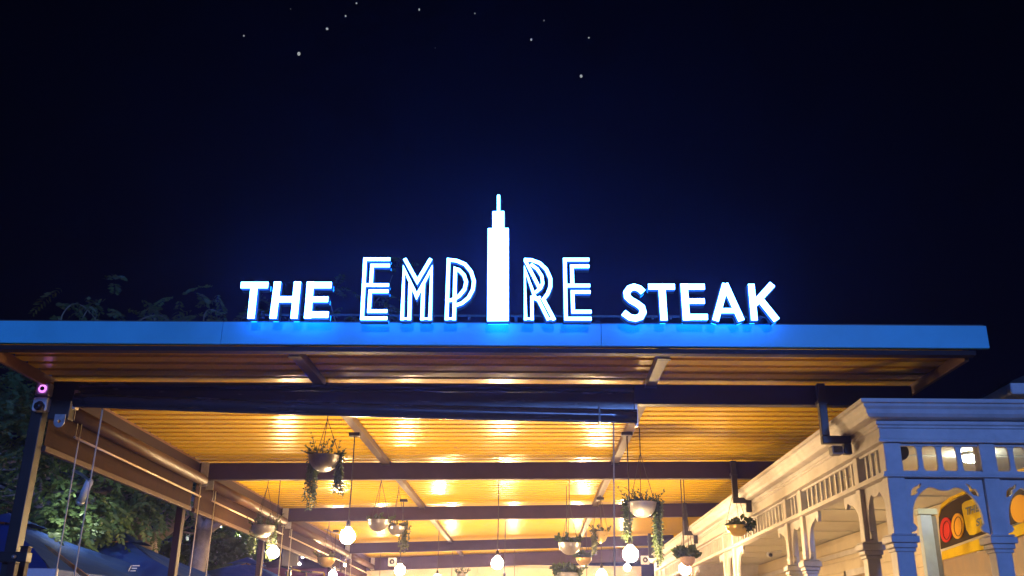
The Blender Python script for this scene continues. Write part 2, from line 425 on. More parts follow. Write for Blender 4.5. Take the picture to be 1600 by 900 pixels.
# ------------------------------------------------------------------ rooftop sign
YS = 6.40
def PZA(u, v): return (350 + 0.28125 * u, 290 + 0.28125 * v)
def PZB(u, v): return (790 + 0.28125 * u, 290 + 0.28125 * v)
def PZC(u, v): return (550 + 0.25 * u, 290 + 0.25 * v)
sign = empty('rooftop_sign', (-0.15, YS, 3.785), 'glowing white rooftop letters THE EMPIRE STEAK with a lit tower', 'sign')
def ribbon(pts, wd):
    """outline of a stroke in the XZ plane with mitred joints"""
    n = len(pts); L = []; Rr = []
    for i in range(n):
        p = Vector(pts[i])
        d0 = (p - Vector(pts[i-1])).normalized() if i else None
        d1 = (Vector(pts[i+1]) - p).normalized() if i < n - 1 else None
        if d0 is None: d0 = d1
        if d1 is None: d1 = d0
        n0, n1 = Vector((-d0.y, d0.x)), Vector((-d1.y, d1.x))
        m_ = (n0 + n1); m_ = m_.normalized() if m_.length > 1e-6 else n0
        k_ = min(1 / max(m_.dot(n0), 0.35), 2.6) * wd / 2
        L.append(p + m_ * k_); Rr.append(p - m_ * k_)
    return L + Rr[::-1]
def letter(strokes, conv, pxw, label, depth=0.075):
    """strokes: (points, width) in zoom units; pxw scale of zoom unit to photo px"""
    mpp = (YS * math.cos(PITCH) + 2.35 * math.sin(PITCH)) / F_PX        # metres per photo px at the sign
    tray = MB(); face = MB(); back = MB(); side = MB()
    allp = []
    for q, (pts, wd) in enumerate(strokes):
        P = []
        for u, v in pts:
            p = aty(*conv(u, v), YS); P.append((p.x, p.z)); allp.append(p)
        wm = wd * pxw * mpp
        off = 0.0004 * q
        side.prism(ribbon(P, wm + 0.006), lambda a, b: (a, YS + off, b), (0, depth * 0.45, 0))
        tray.prism(ribbon(P, wm + 0.014), lambda a, b: (a, YS + depth * 0.45 + 0.001 + off, b), (0, depth * 0.5, 0))
        rb = ribbon(P, wm - 0.004)
        face.prism(rb, lambda a, b: (a, YS - 0.005 + off, b), (0, 0.004, 0))
        rb2 = ribbon(P, wm - 0.012)
        back.prism(rb2, lambda a, b: (a, YS + depth + 0.004 + off, b), (0, 0.003, 0))
    lo = tray.build('letter', 'letter_tray', sign); lo['label'] = label
    side.build('lit_return', 'letter_side', lo)
    face.build('lit_face', 'letter_face', lo)
    back.build('fascia_fill_back', 'letter_fascia_fill', lo)  # emitting backs, added to throw blue light onto the fascia
    xs = [p.x for p in allp]; zb = min(p.z for p in allp)
    for xx in (min(xs) + 0.03, max(xs) - 0.03) if max(xs) - min(xs) > 0.12 else ((min(xs) + max(xs)) / 2,):
        # foot bracket: down behind the letter and back onto the capping
        MB().box((xx - 0.008, YS + depth - 0.02, 3.795), (xx + 0.008, YS + depth + 0.002, zb + 0.03)).build('foot', 'letter_tray', lo)
a = 0.28125; c4 = 0.25
letter([([(95,553),(245,553)],38), ([(169,553),(150,738)],41)], PZA, a, 'solid letter T of THE')
letter([([(298,535),(273,738)],40), ([(409,535),(389,738)],40), ([(288,632),(398,632)],36)], PZA, a, 'solid letter H of THE')
letter([([(481,535),(465,738)],40), ([(462,553),(597,553)],38), ([(475,632),(578,632)],33), ([(447,717),(580,717)],38)], PZA, a, 'solid letter E of THE')
letter([([(764,592),(742,572),(714,563),(688,572),(673,594),(676,618),(697,638),(728,655),(756,676),(764,703),(750,729),(722,738),(690,732),(655,706)],37)], PZB, a, 'solid letter S of STEAK')
letter([([(793,562),(939,562)],34), ([(868,562),(880,748)],39)], PZB, a, 'solid letter T of STEAK')
letter([([(991,546),(1005,748)],40), ([(975,562),(1105,562)],34), ([(990,642),(1105,642)],31), ([(990,730),(1122,730)],35)], PZB, a, 'solid letter E of STEAK')
letter([([(1222,546),(1166,750)],37), ([(1218,546),(1310,750)],37), ([(1194,695),(1282,695)],29)], PZB, a, 'solid letter A of STEAK')
letter([([(1364,548),(1382,748)],36), ([(1482,548),(1384,656)],37), ([(1412,630),(1506,748)],38)], PZB, a, 'solid letter K of STEAK')
W = 23
letter([([(238,461),(82,461),(63,830),(220,830)],W), ([(236,500),(126,500),(118,622)],W), ([(76,622),(230,622)],W), ([(228,661),(114,661),(106,785),(220,785)],W)], PZC, c4, 'first double-line letter E of EMPIRE')
letter([([(330,458),(408,600),(492,458)],W), ([(313,840),(325,520),(404,692),(497,520),(488,840)],W), ([(358,840),(364,610)],W), ([(438,840),(446,610)],W), ([(306,832),(366,832)],14), ([(430,832),(494,832)],14)], PZC, c4, 'double-line letter M of EMPIRE')
letter([([(591,840),(604,464),(655,470),(706,492),(744,538),(762,596),(756,650),(728,702),(688,735),(652,748)],W), ([(638,840),(641,708),(646,520),(668,527),(700,560),(714,602),(704,648),(672,688),(636,712),(596,720)],W), ([(582,832),(648,832)],14)], PZC, c4, 'double-line letter P of EMPIRE')
letter([([(914,268),(912,846)],134), ([(915,162),(915,268)],76), ([(916,60),(916,164)],20)], PZC, c4, 'tall lit tower with a thin mast, standing for the letter I')
letter([([(1076,464),(1120,466),(1172,484),(1214,524),(1240,582),(1240,632),(1222,678),(1196,712),(1264,840)],W), ([(1082,466),(1172,642)],W-2), ([(1118,492),(1158,522),(1186,566),(1192,610),(1178,642),(1146,668)],W-3), ([(1085,840),(1080,520),(1146,706),(1166,716),(1228,840)],W-2), ([(1126,840),(1124,690)],W-3), ([(1146,708),(1178,698)],W-4), ([(1076,832),(1134,832)],14), ([(1218,832),(1270,832)],14)], PZC, c4, 'double-line letter R of EMPIRE')
letter([([(1482,463),(1330,463),(1337,832),(1496,832)],W), ([(1482,505),(1374,505),(1378,625)],W), ([(1332,625),(1487,625)],W), ([(1490,665),(1378,665),(1382,788),(1496,788)],W)], PZC, c4, 'last double-line letter E of EMPIRE')
MB().box((-2.0, YS + 0.05, 3.788), (1.66, YS + 0.08, 3.795)).build('base_rail', 'letter_tray', sign)
for xx in (-1.9, -1.0, -0.15, 0.7, 1.6):
    MB().box((xx - 0.012, YS + 0.05, 3.786), (xx + 0.012, 6.66, 3.7875)).build('bracket_arm', 'letter_tray', sign)

# ------------------------------------------------------------------ pendant bulbs
def pendant(px, pyb, Y, label, top=None, r=0.074):
    b = aty(px, pyb, Y); zt = zd(b.x, Y) - 0.003
    if top: zt = top
    t = empty('pendant_bulb', (b.x, Y, zt), label, 'light bulb', 'pendant bulbs under the canopy')
    MB().box((b.x - 0.055, Y - 0.045, zt - 0.035), (b.x + 0.055, Y + 0.045, zt)).build('ceiling_mount', 'steel_black', t, bevel=0.004)
    MB().tube([(b.x, Y, zt - 0.03), (b.x + 0.004, Y, (zt + b.z) / 2), (b.x, Y, b.z + r + 0.06)], 0.006, 6).build('flex', 'cord_black', t)
    MB().lathe([(0.002, r + 0.085), (0.018, r + 0.08), (0.024, r + 0.03), (0.022, r + 0.0)], (b.x, Y, b.z), 12).build('socket', 'plastic_black', t, smooth=True)
    prof = [(0.018, r * 1.25)] + [(r * math.cos(q), r * math.sin(q)) for q in [R(62 - 152 * j / 9) for j in range(10)]]
    MB().lathe(prof, (b.x, Y, b.z), 14).build('bulb', 'bulb_glow', t, smooth=True)
tops = lambda X, Y: zd(X, Y) - 0.071
pendant(543, 838, 9.5, 'large glowing bulb hanging from the left rafter, nearest the front on the left', tops(-1.8, 9.5))
pendant(985, 866, 9.45, 'glowing bulb below the trailing plant on the right rafter', tops(0.94, 9.45))
pendant(777, 880, 12.4, 'small glowing bulb on a cord in the middle under the canopy')
pendant(427, 863, 12.6, 'glowing bulb beside the left posts, below the hanging plant')
pendant(1070, 889, 12.35, 'glowing bulb close to the white verandah under a leafy pot')
pendant(625, 891, 14.2, 'glowing bulb at the bottom edge left of centre', tops(-1.93, 14.2))
pendant(940, 899, 14.2, 'glowing bulb at the bottom edge right of centre', tops(0.93, 14.2))
pendant(520, 898, 18.5, 'far glowing bulb at the bottom edge beside the left rail')
pendant(683, 905, 18.3, 'far bulb on a cord left of the centre line')
pendant(788, 910, 16.8, 'far bulb on a cord on the centre line')
pendant(980, 887, 21.5, 'tiny far bulb against the back beam on the right')

def pendant_at(X, Y, z, label):  # back-row bulbs added below the view to brighten the far end
    q = V(X, Y, z) - CAM; d = q.dot(fw)
    pendant(800 + F_PX * q.dot(rt) / d, 450 - F_PX * q.dot(up) / d, Y, label)
pendant_at(-3.55, 22.4, 2.62, 'added farthest bulb at left in front of the back wall')
pendant_at(-1.9, 22.3, 2.62, 'added farthest bulb left of centre in front of the back wall')
pendant_at(-0.48, 22.25, 2.62, 'added farthest bulb near the centre line in front of the back wall')
pendant_at(0.95, 18.4, 2.55, 'added far bulb on a cord right of the centre line')
pendant_at(1.0, 22.3, 2.62, 'added farthest bulb right of centre in front of the back wall')

# ------------------------------------------------------------------ hanging planters
def leaf_quads(mb, c, d, L, wd):
    d = d.normalized(); s_ = d.cross(V(random.uniform(-1,1), random.uniform(-1,1), random.uniform(-1,1))).normalized() * wd
    m_ = c + d * L * 0.5 + V(0, 0, 0.1 * L)
    mb.add([c, m_ + s_, c + d * L, m_ - s_], [(0,1,2,3)])
def planter(px, py, Y, w_px, kind, strands, label, apex_dy=60, upright=26, leaf=0.035, mt='leaf_pot', broad=False, hgt=0.50):
    c = aty(px, py, Y); s_ = (Y * math.cos(PITCH) + (c.z - 1.6) * math.sin(PITCH)) / F_PX; rad = w_px * s_ / 2
    ax = aty(px, py - apex_dy, Y)
    zt = zd(c.x, Y) - 0.002
    za = min(ax.z, zt - 0.02)
    t = empty('hanging_planter', (c.x, Y, zt), label, 'hanging planter', 'planters hanging under the canopy')
    H = rad * 2 * hgt
    prof = [(rad * 0.02, -H)] + [(rad * math.cos(q), -H * abs(math.sin(q))) for q in [R(-82 + 82 * j / 10) for j in range(11)]] + [(rad * 1.03, 0.004), (rad * 0.97, 0.004), (rad * 0.94, -0.03), (0.002, -0.035)]
    if kind == 'cone':
        prof = [(rad * 0.05, -H * 1.2), (rad * 0.55, -H * 0.9), (rad, 0), (rad * 1.03, 0.006), (rad * 0.95, 0), (rad * 0.9, -0.03), (0.002, -0.035)]
    MB().lathe(prof, c, 24).build('bowl', {'steel': 'bowl_steel', 'gold': 'bowl_gold', 'clay': 'bowl_clay', 'cone': 'bowl_gold'}[kind], t, smooth=True)
    for j in range(3):
        q = 2 * math.pi * j / 3 + 0.5 + random.uniform(-.3, .3)
        MB().tube([(c.x, Y, za), c + V(rad * math.cos(q), rad * math.sin(q), 0)], 0.0035, 5).build('hanger', 'cord_black', t)
    if zt - za > 0.03: MB().tube([(c.x, Y, zt), (c.x, Y, za - 0.01)], 0.005, 6).build('hook', 'steel_black', t)
    mb = MB()
    for j in range(upright):                      # tuft
        q = random.uniform(0, 2*math.pi); rr = rad * math.sqrt(random.random()) * 0.9
        b = c + V(rr * math.cos(q), rr * math.sin(q), -0.01)
        d = V(math.cos(q) * random.uniform(0.1, .9), math.sin(q) * random.uniform(.1, .9), random.uniform(0.5, 1.0))
        h = random.uniform(0.06, 0.19) * (0.75 if broad else 1)
        pts = [b + d * h * k_ / 4 + V(0, 0, -0.02 * (k_ / 4) ** 2) for k_ in range(5)]
        mb.tube(pts, 0.0022, 3, False)
        for p in pts[1:]:
            for _ in range(2 if broad else 3):
                leaf_quads(mb, p, d + V(random.uniform(-1,1), random.uniform(-1,1), random.uniform(-.6,.6)) * 0.9, leaf * random.uniform(.7, 1.4), leaf * (0.42 if broad else 0.17))
    for (sx_, sy_, wsp, ln, dens) in strands:      # trailing strands: angle pos relative to rim
        for _ in range(dens):
            b = c + V(sx_ * rad + random.gauss(0, wsp), sy_ * rad + random.gauss(0, wsp), random.uniform(-.01, .03))
            L = ln * random.uniform(0.72, 1.0); m_ = max(5, int(L / 0.022))
            p = b.copy(); dx, dy = random.gauss(0, 0.03), random.gauss(0, 0.03)
            prev = p.copy()
            for k_ in range(m_):
                p = p + V(dx * 0.022 + random.gauss(0, .002), dy * 0.022 + random.gauss(0, .002), -0.022 if k_ > 1 else 0.004)
                for _2 in range(3):
                    leaf_quads(mb, p, V(random.uniform(-1,1), random.uniform(-1,1), random.uniform(-.9,.35)), leaf * random.uniform(.6, 1.1), leaf * (0.4 if broad else 0.2))
            mb.tube([b, prev + V(0,0,0.01), p], 0.002, 3, False)
    mb.build('plant', mt, t)
planter(507, 713, 9.0, 49, 'steel', [(-0.80, 0.45, 0.022, 0.56, 16), (0.98, 0.10, 0.018, 0.44, 14)], 'steel bowl planter with two trailing strands, nearest the front blind on the left', 58, 34)
planter(1003, 786, 9.55, 45, 'steel', [(-1.0, 0.15, 0.022, 0.44, 16), (1.0, 0.1, 0.026, 0.66, 20)], 'steel bowl planter with long trailing strands above a bulb on the right', 78, 34)
planter(412, 822, 12.5, 36, 'steel', [(-0.8, -0.3, 0.02, 0.46, 5), (0.85, 0.2, 0.02, 0.5, 5)], 'steel bowl planter beside the left side posts', 62, 30, mt='leaf_pot')
planter(592, 813, 12.3, 35, 'steel', [(0.75, 0.1, 0.03, 0.08, 5)], 'steel bowl planter with a small tuft, left of its trailing neighbour', 62, 10, 0.04, broad=True)
planter(620, 823, 13.4, 28, 'steel', [(0.8, -0.2, 0.035, 0.40, 9)], 'steel bowl planter whose leaves spill down its right side, left of centre', 58, 22, 0.035, 'leaf_pot_pale', True)
planter(890, 849, 12.6, 35, 'steel', [(0.6, -0.2, 0.03, 0.06, 4)], 'pale steel bowl planter with round leaves right of centre', 64, 24, 0.05, broad=True, hgt=0.5)
planter(938, 832, 14.0, 28, 'cone', [(-0.5, -0.5, 0.02, 0.3, 6), (-0.7, 0.2, .02, .4, 5)], 'pale gold cone planter with trailing leaves right of centre', 66, 16, 0.04, 'leaf_pot_pale', True)
planter(912, 872, 17.5, 24, 'gold', [(-.4, -.4, .03, .08, 4)], 'small gold bowl planter with bushy leaves behind the pale steel bowl', 50, 36, 0.06, broad=True)
planter(886, 896, 13.5, 38, 'steel', [(-0.8, -.3, .03, .2, 5), (0.8, -.3, .03, .2, 5)], 'leafy planter at the bottom edge below the pale steel bowl', 60, 44, 0.055, broad=True)
planter(1152, 822, 11.4, 37, 'gold', [(0.95, -0.3, 0.03, 0.1, 4)], 'wide gold bowl planter with few leaves beside the verandah', 62, 7, 0.07, broad=True, hgt=0.42)
planter(1074, 871, 11.9, 24, 'clay', [], 'clay pot planter with dark broad leaves near the verandah', 90, 40, 0.075, broad=True, hgt=0.6)
planter(510, 872, 15.6, 28, 'gold', [(-0.6, -.4, .02, .16, 4)], 'gold bowl planter beyond the second bulb on the left', 52, 8, 0.05, 'leaf_pot_pale', True)
planter(721, 897, 21.0, 18, 'steel', [], 'dark far bowl planter in front of the back wall', 30, 12, 0.05)

# ------------------------------------------------------------------ downpipes
def downpipe(Y, X0, zend, label, X1):
    zt = zr(X0, Y) - 0.0
    t = empty('downpipe', (X0, Y, zt), label, 'downpipe', 'square downpipes from the canopy to the verandah')
    y0 = Y - 0.115
    s_ = 0.062
    MB().box((X0 - s_/2, y0 - s_/2, 3.16 + zr(X0, Y) - 3.6), (X0 + s_/2, y0 + s_/2, zt - 0.01)).build('pipe', 'steel_black', t, bevel=0.004)
    zb = 3.16 + zr(X0, Y) - 3.6
    MB().box((X0 - s_/2 - .001, y0 - s_/2 - .001, zb - s_), (X1 + s_/2, y0 + s_/2 + .001, zb)).build('elbow_arm', 'steel_black', t, bevel=0.006)
    MB().box((X1 - s_/2, y0 - s_/2, zend), (X1 + s_/2 - .001, y0 + s_/2, zb - s_)).build('outlet', 'steel_black', t, bevel=0.004)
    MB().box((X0 - s_/2 - .006, y0 - s_/2 - .006, 3.42 + zr(X0, Y) - 3.6), (X0 + s_/2 + .006, Y - 0.051, 3.45 + zr(X0, Y) - 3.6)).build('strap', 'steel_black', t)
downpipe(7.7, 2.315, 3.02, 'black square downpipe elbowing over the verandah cornice nearest the street', 2.478)
downpipe(11.4, 2.33, 3.03, 'second black downpipe from the street along the verandah', 2.478)
downpipe(15.3, 2.335, 3.04, 'third black downpipe from the street along the verandah', 2.478)
downpipe(20.2, 2.335, 3.02, 'farthest downpipe by the end of the verandah', 2.478)

t = empty('flood_lamp', (2.40, 7.60, 3.04), 'grey unlit flood lamp box below the nearest downpipe elbow', 'flood lamp')
MB().box((2.345, 7.53, 3.015), (2.435, 7.64, 3.085)).build('lamp_case', 'grey_board', t, bevel=0.012)
MB().box((2.355, 7.526, 3.025), (2.425, 7.5295, 3.075)).build('lamp_glass', 'glass_dark', t)
MB().box((2.436, 7.57, 3.04), (2.50, 7.60, 3.06)).build('arm', 'steel_black', t)

# ------------------------------------------------------------------ verandah house
hs = empty('verandah_house', (2.6, 7.0, 0), 'white timber verandah house with arched fretwork, blue lit front', 'house')
SX, FY, EY, EX = 2.54, 7.0, 20.9, 7.5            # side plane, front plane, far end, right end
def sweep(prof, name, m='white_paint'):
    n = len(prof); vs = []
    for (px_, py_, kx, ky) in ((SX, EY, 1, 0), (SX, FY, 1, 1), (EX, FY, 0, 1)):
        for (o_, z) in prof: vs.append((px_ - o_ * kx, py_ - o_ * ky, z))
    fs = []
    for s_ in range(2):
        for i in range(n):
            j = (i + 1) % n; fs.append((s_*n + i, s_*n + j, (s_+1)*n + j, (s_+1)*n + i))
    fs += [tuple(range(n)), tuple(range(3*n - 1, 2*n - 1, -1))]
    return MB().add(vs, fs).build(name, m, hs)
sweep([(0.0, 3.165), (0.075, 3.165), (0.10, 3.172), (0.118, 3.195), (0.125, 3.225), (0.142, 3.245), (0.145, 3.262), (0.165, 3.268), (0.165, 3.295), (0.0, 3.295)], 'gutter')
sweep([(-0.10, 3.005), (0.018, 3.005), (0.018, 3.03), (0.004, 3.036), (0.004, 3.105), (0.016, 3.112), (0.016, 3.125), (0.03, 3.135), (0.03, 3.163), (-0.10, 3.163)], 'frieze_board')
sweep([(-0.07, 2.752), (0.016, 2.752), (0.016, 2.765), (0.006, 2.770), (0.006, 2.790), (-0.07, 2.790)], 'transom_rail')
# posts with capitals
def post(x0, x1, y0, y1, nm='post'):
    p = MB().box((x0, y0, 0.12), (x1, y1, 3.003)).build(nm, 'white_paint', hs, bevel=0.006)
    mb = MB()
    for (o_, z0, z1) in ((0.012, 2.225, 2.25), (0.022, 2.252, 2.285), (0.038, 2.287, 2.335), (0.028, 2.337, 2.350)):
        mb.box((x0 - o_, y0 - o_, z0), (x1 + o_, y1 + o_, z1))
    mb.build('capital', 'white_paint', p, bevel=0.006)
    MB().box((x0 - 0.025, y0 - 0.025, 0.12), (x1 + 0.025, y1 + 0.025, 0.32)).build('plinth', 'white_paint', p, bevel=0.006)
PW = 0.10
SY = [7.62, 9.34, 9.93, 12.7, 13.35, 16.2, 16.85, 19.6, 20.3]     # near faces of the side posts
post(SX + 0.02, SX + 0.145, FY + 0.012, FY + 0.135)
for yy in SY: post(SX + 0.012, SX + 0.012 + PW, yy, yy + PW)
FX = [3.255, 3.86, 4.46, 5.06, 6.3]
for xx in FX: post(xx, xx + 0.115, FY + 0.012, FY + 0.125)
# slat panels and arches; place along side (u = Y) or front (u = X)
def slats(u0, u1, n, side):
    f = lambda u, dv, z: (SX + 0.012 + dv, u, z) if side else (u, FY + 0.012 + dv, z)
    fr = MB()
    for z0, z1 in ((2.985, 3.003), (2.7915, 2.803)):
        fr.box(f(u0, 0.02, z0), f(u1, 0.06, z1))
    fo = fr.build('transom_frame', 'white_paint', hs)
    for j in range(n):
        u = u0 + (u1 - u0) * (j + 1) / (n + 1)
        wd = 0.017 if side else 0.022
        # slim baluster flaring at both ends
        poly = [(-wd*1.4, 2.804), (wd*1.4, 2.804), (wd*1.05, 2.815), (wd*0.85, 2.83), (wd*0.8, 2.895), (wd*0.85, 2.955), (wd*1.05, 2.972), (wd*1.5, 2.984), (-wd*1.5, 2.984), (-wd*1.05, 2.972), (-wd*0.85, 2.955), (-wd*0.8, 2.895), (-wd*0.85, 2.83), (-wd*1.05, 2.815)]
        if side:
            poly = [(-wd, 2.804), (wd, 2.804), (wd, 2.984), (-wd, 2.984)]
        MB().prism(poly, lambda a_, b_: f(u + a_, 0.03, b_), V(*f(0, 0.02, 0)) - V(*f(0, 0, 0))).build('slat', 'white_paint', fo)
def leafhole(cx, cz, ang, s_):
    pts = [(-1, 0), (-0.4, 0.32), (0.15, 0.30), (0.35, 0.12), (1, 0.0), (0.5, -0.22), (0.1, -0.10), (-0.2, -0.34), (-0.6, -0.25)]
    ca, sa = math.cos(ang), math.sin(ang)
    return [(cx + s_ * (x_ * ca - z_ * sa), cz + s_ * (x_ * sa + z_ * ca)) for x_, z_ in pts]
def arch(u0, u1, side, holes=True):
    f = lambda u, z: (SX + 0.045, u, z) if side else (u, FY + 0.045, z)
    dep = (0.028, 0, 0) if side else (0, 0.028, 0)
    w_ = u1 - u0; top = 2.7505; bot = 2.352; cx = (u0 + u1) / 2; a_ = w_/2 - 0.035; hh = 0.335
    out = [(u0, top), (u1, top), (u1, bot), (u1 - 0.012, bot)]
    # cusp near the base, then the arch with a pendant at the crown
    out += [(u1 - 0.012, bot + 0.012), (u1 - 0.045, bot + 0.022), (u1 - 0.058, bot + 0.045), (u1 - 0.045, bot + 0.068), (u1 - 0.030, bot + 0.078)]
    base = bot + 0.08
    n = 22
    for j in range(n + 1):
        q = math.pi * j / n
        x_ = cx + a_ * math.cos(q); z_ = base + (hh - 0.06) * math.sin(q) ** 0.8
        d = abs(x_ - cx)
        if d < 0.075: z_ -= 0.045 * math.sqrt(max(0, 1 - (d / 0.075) ** 2))
        out.append((x_, z_))
    out += [(u0 + 0.030, bot + 0.078), (u0 + 0.045, bot + 0.068), (u0 + 0.058, bot + 0.045), (u0 + 0.045, bot + 0.022), (u0 + 0.012, bot + 0.012), (u0 + 0.012, bot)]
    loops = [out]
    if holes and w_ > 0.45:
        loops += [leafhole(u0 + 0.082, 2.668, R(48), 0.066), leafhole(u1 - 0.082, 2.668, R(132), 0.066)]
    plate('arch_panel', loops, f, dep, 'white_paint', hs)
def bracket(u0, dirn, ln=0.42):
    f = lambda a_, b_: (SX + 0.045, u0 + dirn * a_, b_)
    out = [(0, 2.7505), (ln, 2.7505), (ln, 2.70), (ln - 0.02, 2.662), (ln - 0.045, 2.655), (ln - 0.065, 2.672), (ln - 0.08, 2.698), (ln - 0.12, 2.690)]
    for j in range(9):
        q = math.pi / 2 * j / 8
        out.append((0.055 + (ln - 0.20) * (1 - math.sin(q)), 2.42 + 0.255 * math.cos(q)))
    out += [(0.07, 2.40), (0.06, 2.372), (0.03, 2.354), (0.0, 2.354)]
    plate('arch_bracket', [out], f, (0.028, 0, 0), 'white_paint', hs)
def bay_side(y0, y1):
    wide = (y1 - y0) > 0.9
    slats(y0, y1, int((y1 - y0) / (0.15 if wide else 0.13)), True)
    if wide: bracket(y0, 1); bracket(y1, -1)
    else: arch(y0, y1, True, False)
ys = [FY + 0.135] + sum([[yy, yy + PW] for yy in SY], []) + [EY]
for j in range(0, len(ys) - 1, 2): bay_side(ys[j], ys[j+1])
xs = [SX + 0.145] + sum([[xx, xx + 0.115] for xx in FX], [])
for j in range(0, len(xs) - 1, 2):
    slats(xs[j], xs[j+1], 3, False)
    arch(xs[j], xs[j+1], False)
# inside of the verandah
MB().box((SX + 0.1, FY + 0.1, 3.166), (EX, EY - .002, 3.20)).build('ceiling', 'ceiling_paint', hs)
for j in range(12):                                   # ceiling sheets' cover strips
    yy = 8.35 + j * 1.2
    if yy < EY - 0.1: MB().box((SX + 0.15, yy, 3.154), (4.68, yy + 0.03, 3.164)).build('ceiling_batten', 'ceiling_paint', hs)
MB().box((4.70, 9.6, 0.12), (4.8, EY, 3.15)).build('inner_wall', 'cream_wall', hs)
for j in range(14):
    zz_ = 1.0 + 0.15 * j
    MB().box((4.688, 9.605, zz_), (4.699, EY - .01, zz_ + 0.14)).build('wall_board', 'cream_wall', hs, bevel=0.004)
MB().box((4.7, 9.48, 0.12), (EX, 9.595, 3.15)).build('front_inner_wall', 'pale_green', hs)
MB().box((4.66, 9.61, 2.86), (4.687, EY - .02, 2.93)).build('picture_rail', 'white_paint', hs, bevel=0.004)
for yy in (10.4, 13.9, 17.8):
    d = MB().box((4.65, yy, 0.12), (4.686, yy + 0.95, 2.55)).build('door', 'door_brown', hs)
    MB().box((4.644, yy + 0.12, 1.1), (4.649, yy + 0.83, 2.4)).build('pane', 'glass_dark', d)
    MB().box((4.63, yy - 0.09, 0.12), (4.685, yy - 0.002, 2.64)).build('door_frame', 'white_paint', hs)
    MB().box((4.63, yy + 0.952, 0.12), (4.685, yy + 1.04, 2.64)).build('door_frame', 'white_paint', hs)
    MB().box((4.63, yy - 0.088, 2.552), (4.685, yy + 1.038, 2.64)).build('door_head', 'white_paint', hs)
MB().box((SX, FY, 0.0), (EX, EY, 0.12)).build('verandah_floor', 'ceiling_paint', hs)
MB().box((SX - 0.02, EY + 0.002, 0.0), (EX, EY + 0.12, 3.29)).build('end_wall', 'white_paint', hs)
MB().add([(SX - .1, FY - .1, 3.297), (EX, FY - .1, 3.297), (EX, 10.1, 3.9), (5.35, 10.1, 3.9), (5.35, EY, 3.9), (SX - .1, EY, 3.297)], [(0,1,2,3),(0,3,4,5)]).build('verandah_roof', 'roof_iron', hs)
# tall part of the house
MB().box((5.36, 10.25, 0.12), (9.5, 20, 4.12)).build('upper_wall', 'white_paint', hs)
mb = MB(); ec = V(5.07, 9.98, 4.13)
mb.box((ec.x, ec.y, 4.13), (10, ec.y + 0.12, 4.26)); mb.box((ec.x, ec.y + 0.121, 4.13), (ec.x + 0.12, 20.3, 4.26))
mb.build('eave_gutter', 'white_paint', hs, bevel=0.02)
MB().box((ec.x + .121, ec.y + .121, 4.15), (10, 20.3, 4.17)).build('eave_soffit', 'cream_wall', hs)
MB().add([(5.06, 9.97, 4.262), (10, 9.97, 4.262), (10, 20.3, 4.262), (5.06, 20.3, 4.262), (7.4, 12.6, 5.4), (10, 12.6, 5.4), (7.4, 18, 5.4), (10, 18, 5.4)], [(0,1,5,4),(0,4,6,3),(3,6,7,2)]).build('roof', 'roof_iron', hs)
# lit ceiling lamps inside the verandah
def oyster(X, Y, label):
    t = empty('ceiling_lamp', (X, Y, 3.155), label, 'ceiling lamp', 'round lamps on the verandah ceiling')
    MB().lathe([(0.002, -0.002), (0.085, -0.002), (0.085, -0.012), (0.078, -0.018), (0.074, -0.018)], (X, Y, 3.155), 28).build('rim', 'plastic_white', t, smooth=True)
    MB().lathe([(0.074, -0.016), (0.078, -0.05), (0.07, -0.062), (0.03, -0.068), (0.002, -0.069)], (X, Y, 3.155), 24).build('diffuser', 'lamp_cool', t, smooth=True)
pz = atz(1519, 714, 3.13)
oyster(pz.x, pz.y, 'round lit lamp on the front verandah ceiling, seen through the slats')
oyster(5.3, 8.1, 'added round lamp on the front verandah ceiling further right, out of view')  # second lamp out of view, added for more light in the verandah

# ------------------------------------------------------------------ shop board, curtain and speaker inside the front verandah
P0 = aty(1535, 845, 8.8); sdir = V(math.sin(R(10.4)), math.cos(R(10.4)), 0); sn = V(-sdir.y, sdir.x, 0) * 1.0
def SB(x, y_, off=0.0):
    return atplane(x, y_, P0 + sn * off, sn)
board = empty('shop_board', (P0.x, P0.y, 1.6), 'brown and yellow shop board with coloured ovals, lettered THE, behind the arch', 'sign')
def bpoly(px, name, m, off, th=0.012):
    mb = MB(); P = [SB(x, y_, off) for x, y_ in px]; n = len(P)
    mb.add(P + [p - sn * th for p in P], [tuple(range(n)), tuple(range(2*n-1, n-1, -1))] + [(i, i+n, (i+1) % n + n, (i+1) % n) for i in range(n)])
    return mb.build(name, m, board)
bpoly([(1470,858),(1467,820),(1467,806),(1471,796),(1485,785),(1499,777),(1504,776),(1508,773),(1518,769),(1560,752),(1610,736),(1640,728),(1640,793),(1600,812)], 'backboard', 'sign_brown', 0.0)
bpoly([(1466,808),(1470,795),(1484,783),(1498,775),(1503,774),(1510,769),(1560,749),(1640,724),(1640,718),(1600,731),(1550,746),(1512,762),(1506,767),(1482,778),(1470,788)], 'top_band', 'sign_yellow', 0.008, 0.02)
bpoly([(1471,862),(1540,838),(1600,816),(1640,800),(1640,816),(1600,834),(1540,857),(1472,875)], 'bottom_band', 'sign_yellow', 0.012, 0.02)
bpoly([(1475,878),(1545,858),(1600,836),(1640,820),(1640,1000),(1600,1020),(1540,1030),(1478,1010)], 'stall_front', 'door_brown', -0.02, 0.02)
def oval(cx, cy, rx, ry, nm, m, off):
    return bpoly([(cx + rx * math.cos(2*math.pi*j/24), cy + ry * math.sin(2*math.pi*j/24)) for j in range(24)], nm, m, off)
oval(1477.5, 828, 8.8, 19.5, 'oval', 'sign_red', 0.016); oval(1495.5, 822, 9.2, 20, 'oval', 'sign_orange', 0.016)
oval(1593, 795, 14, 22, 'oval', 'sign_orange', 0.016)
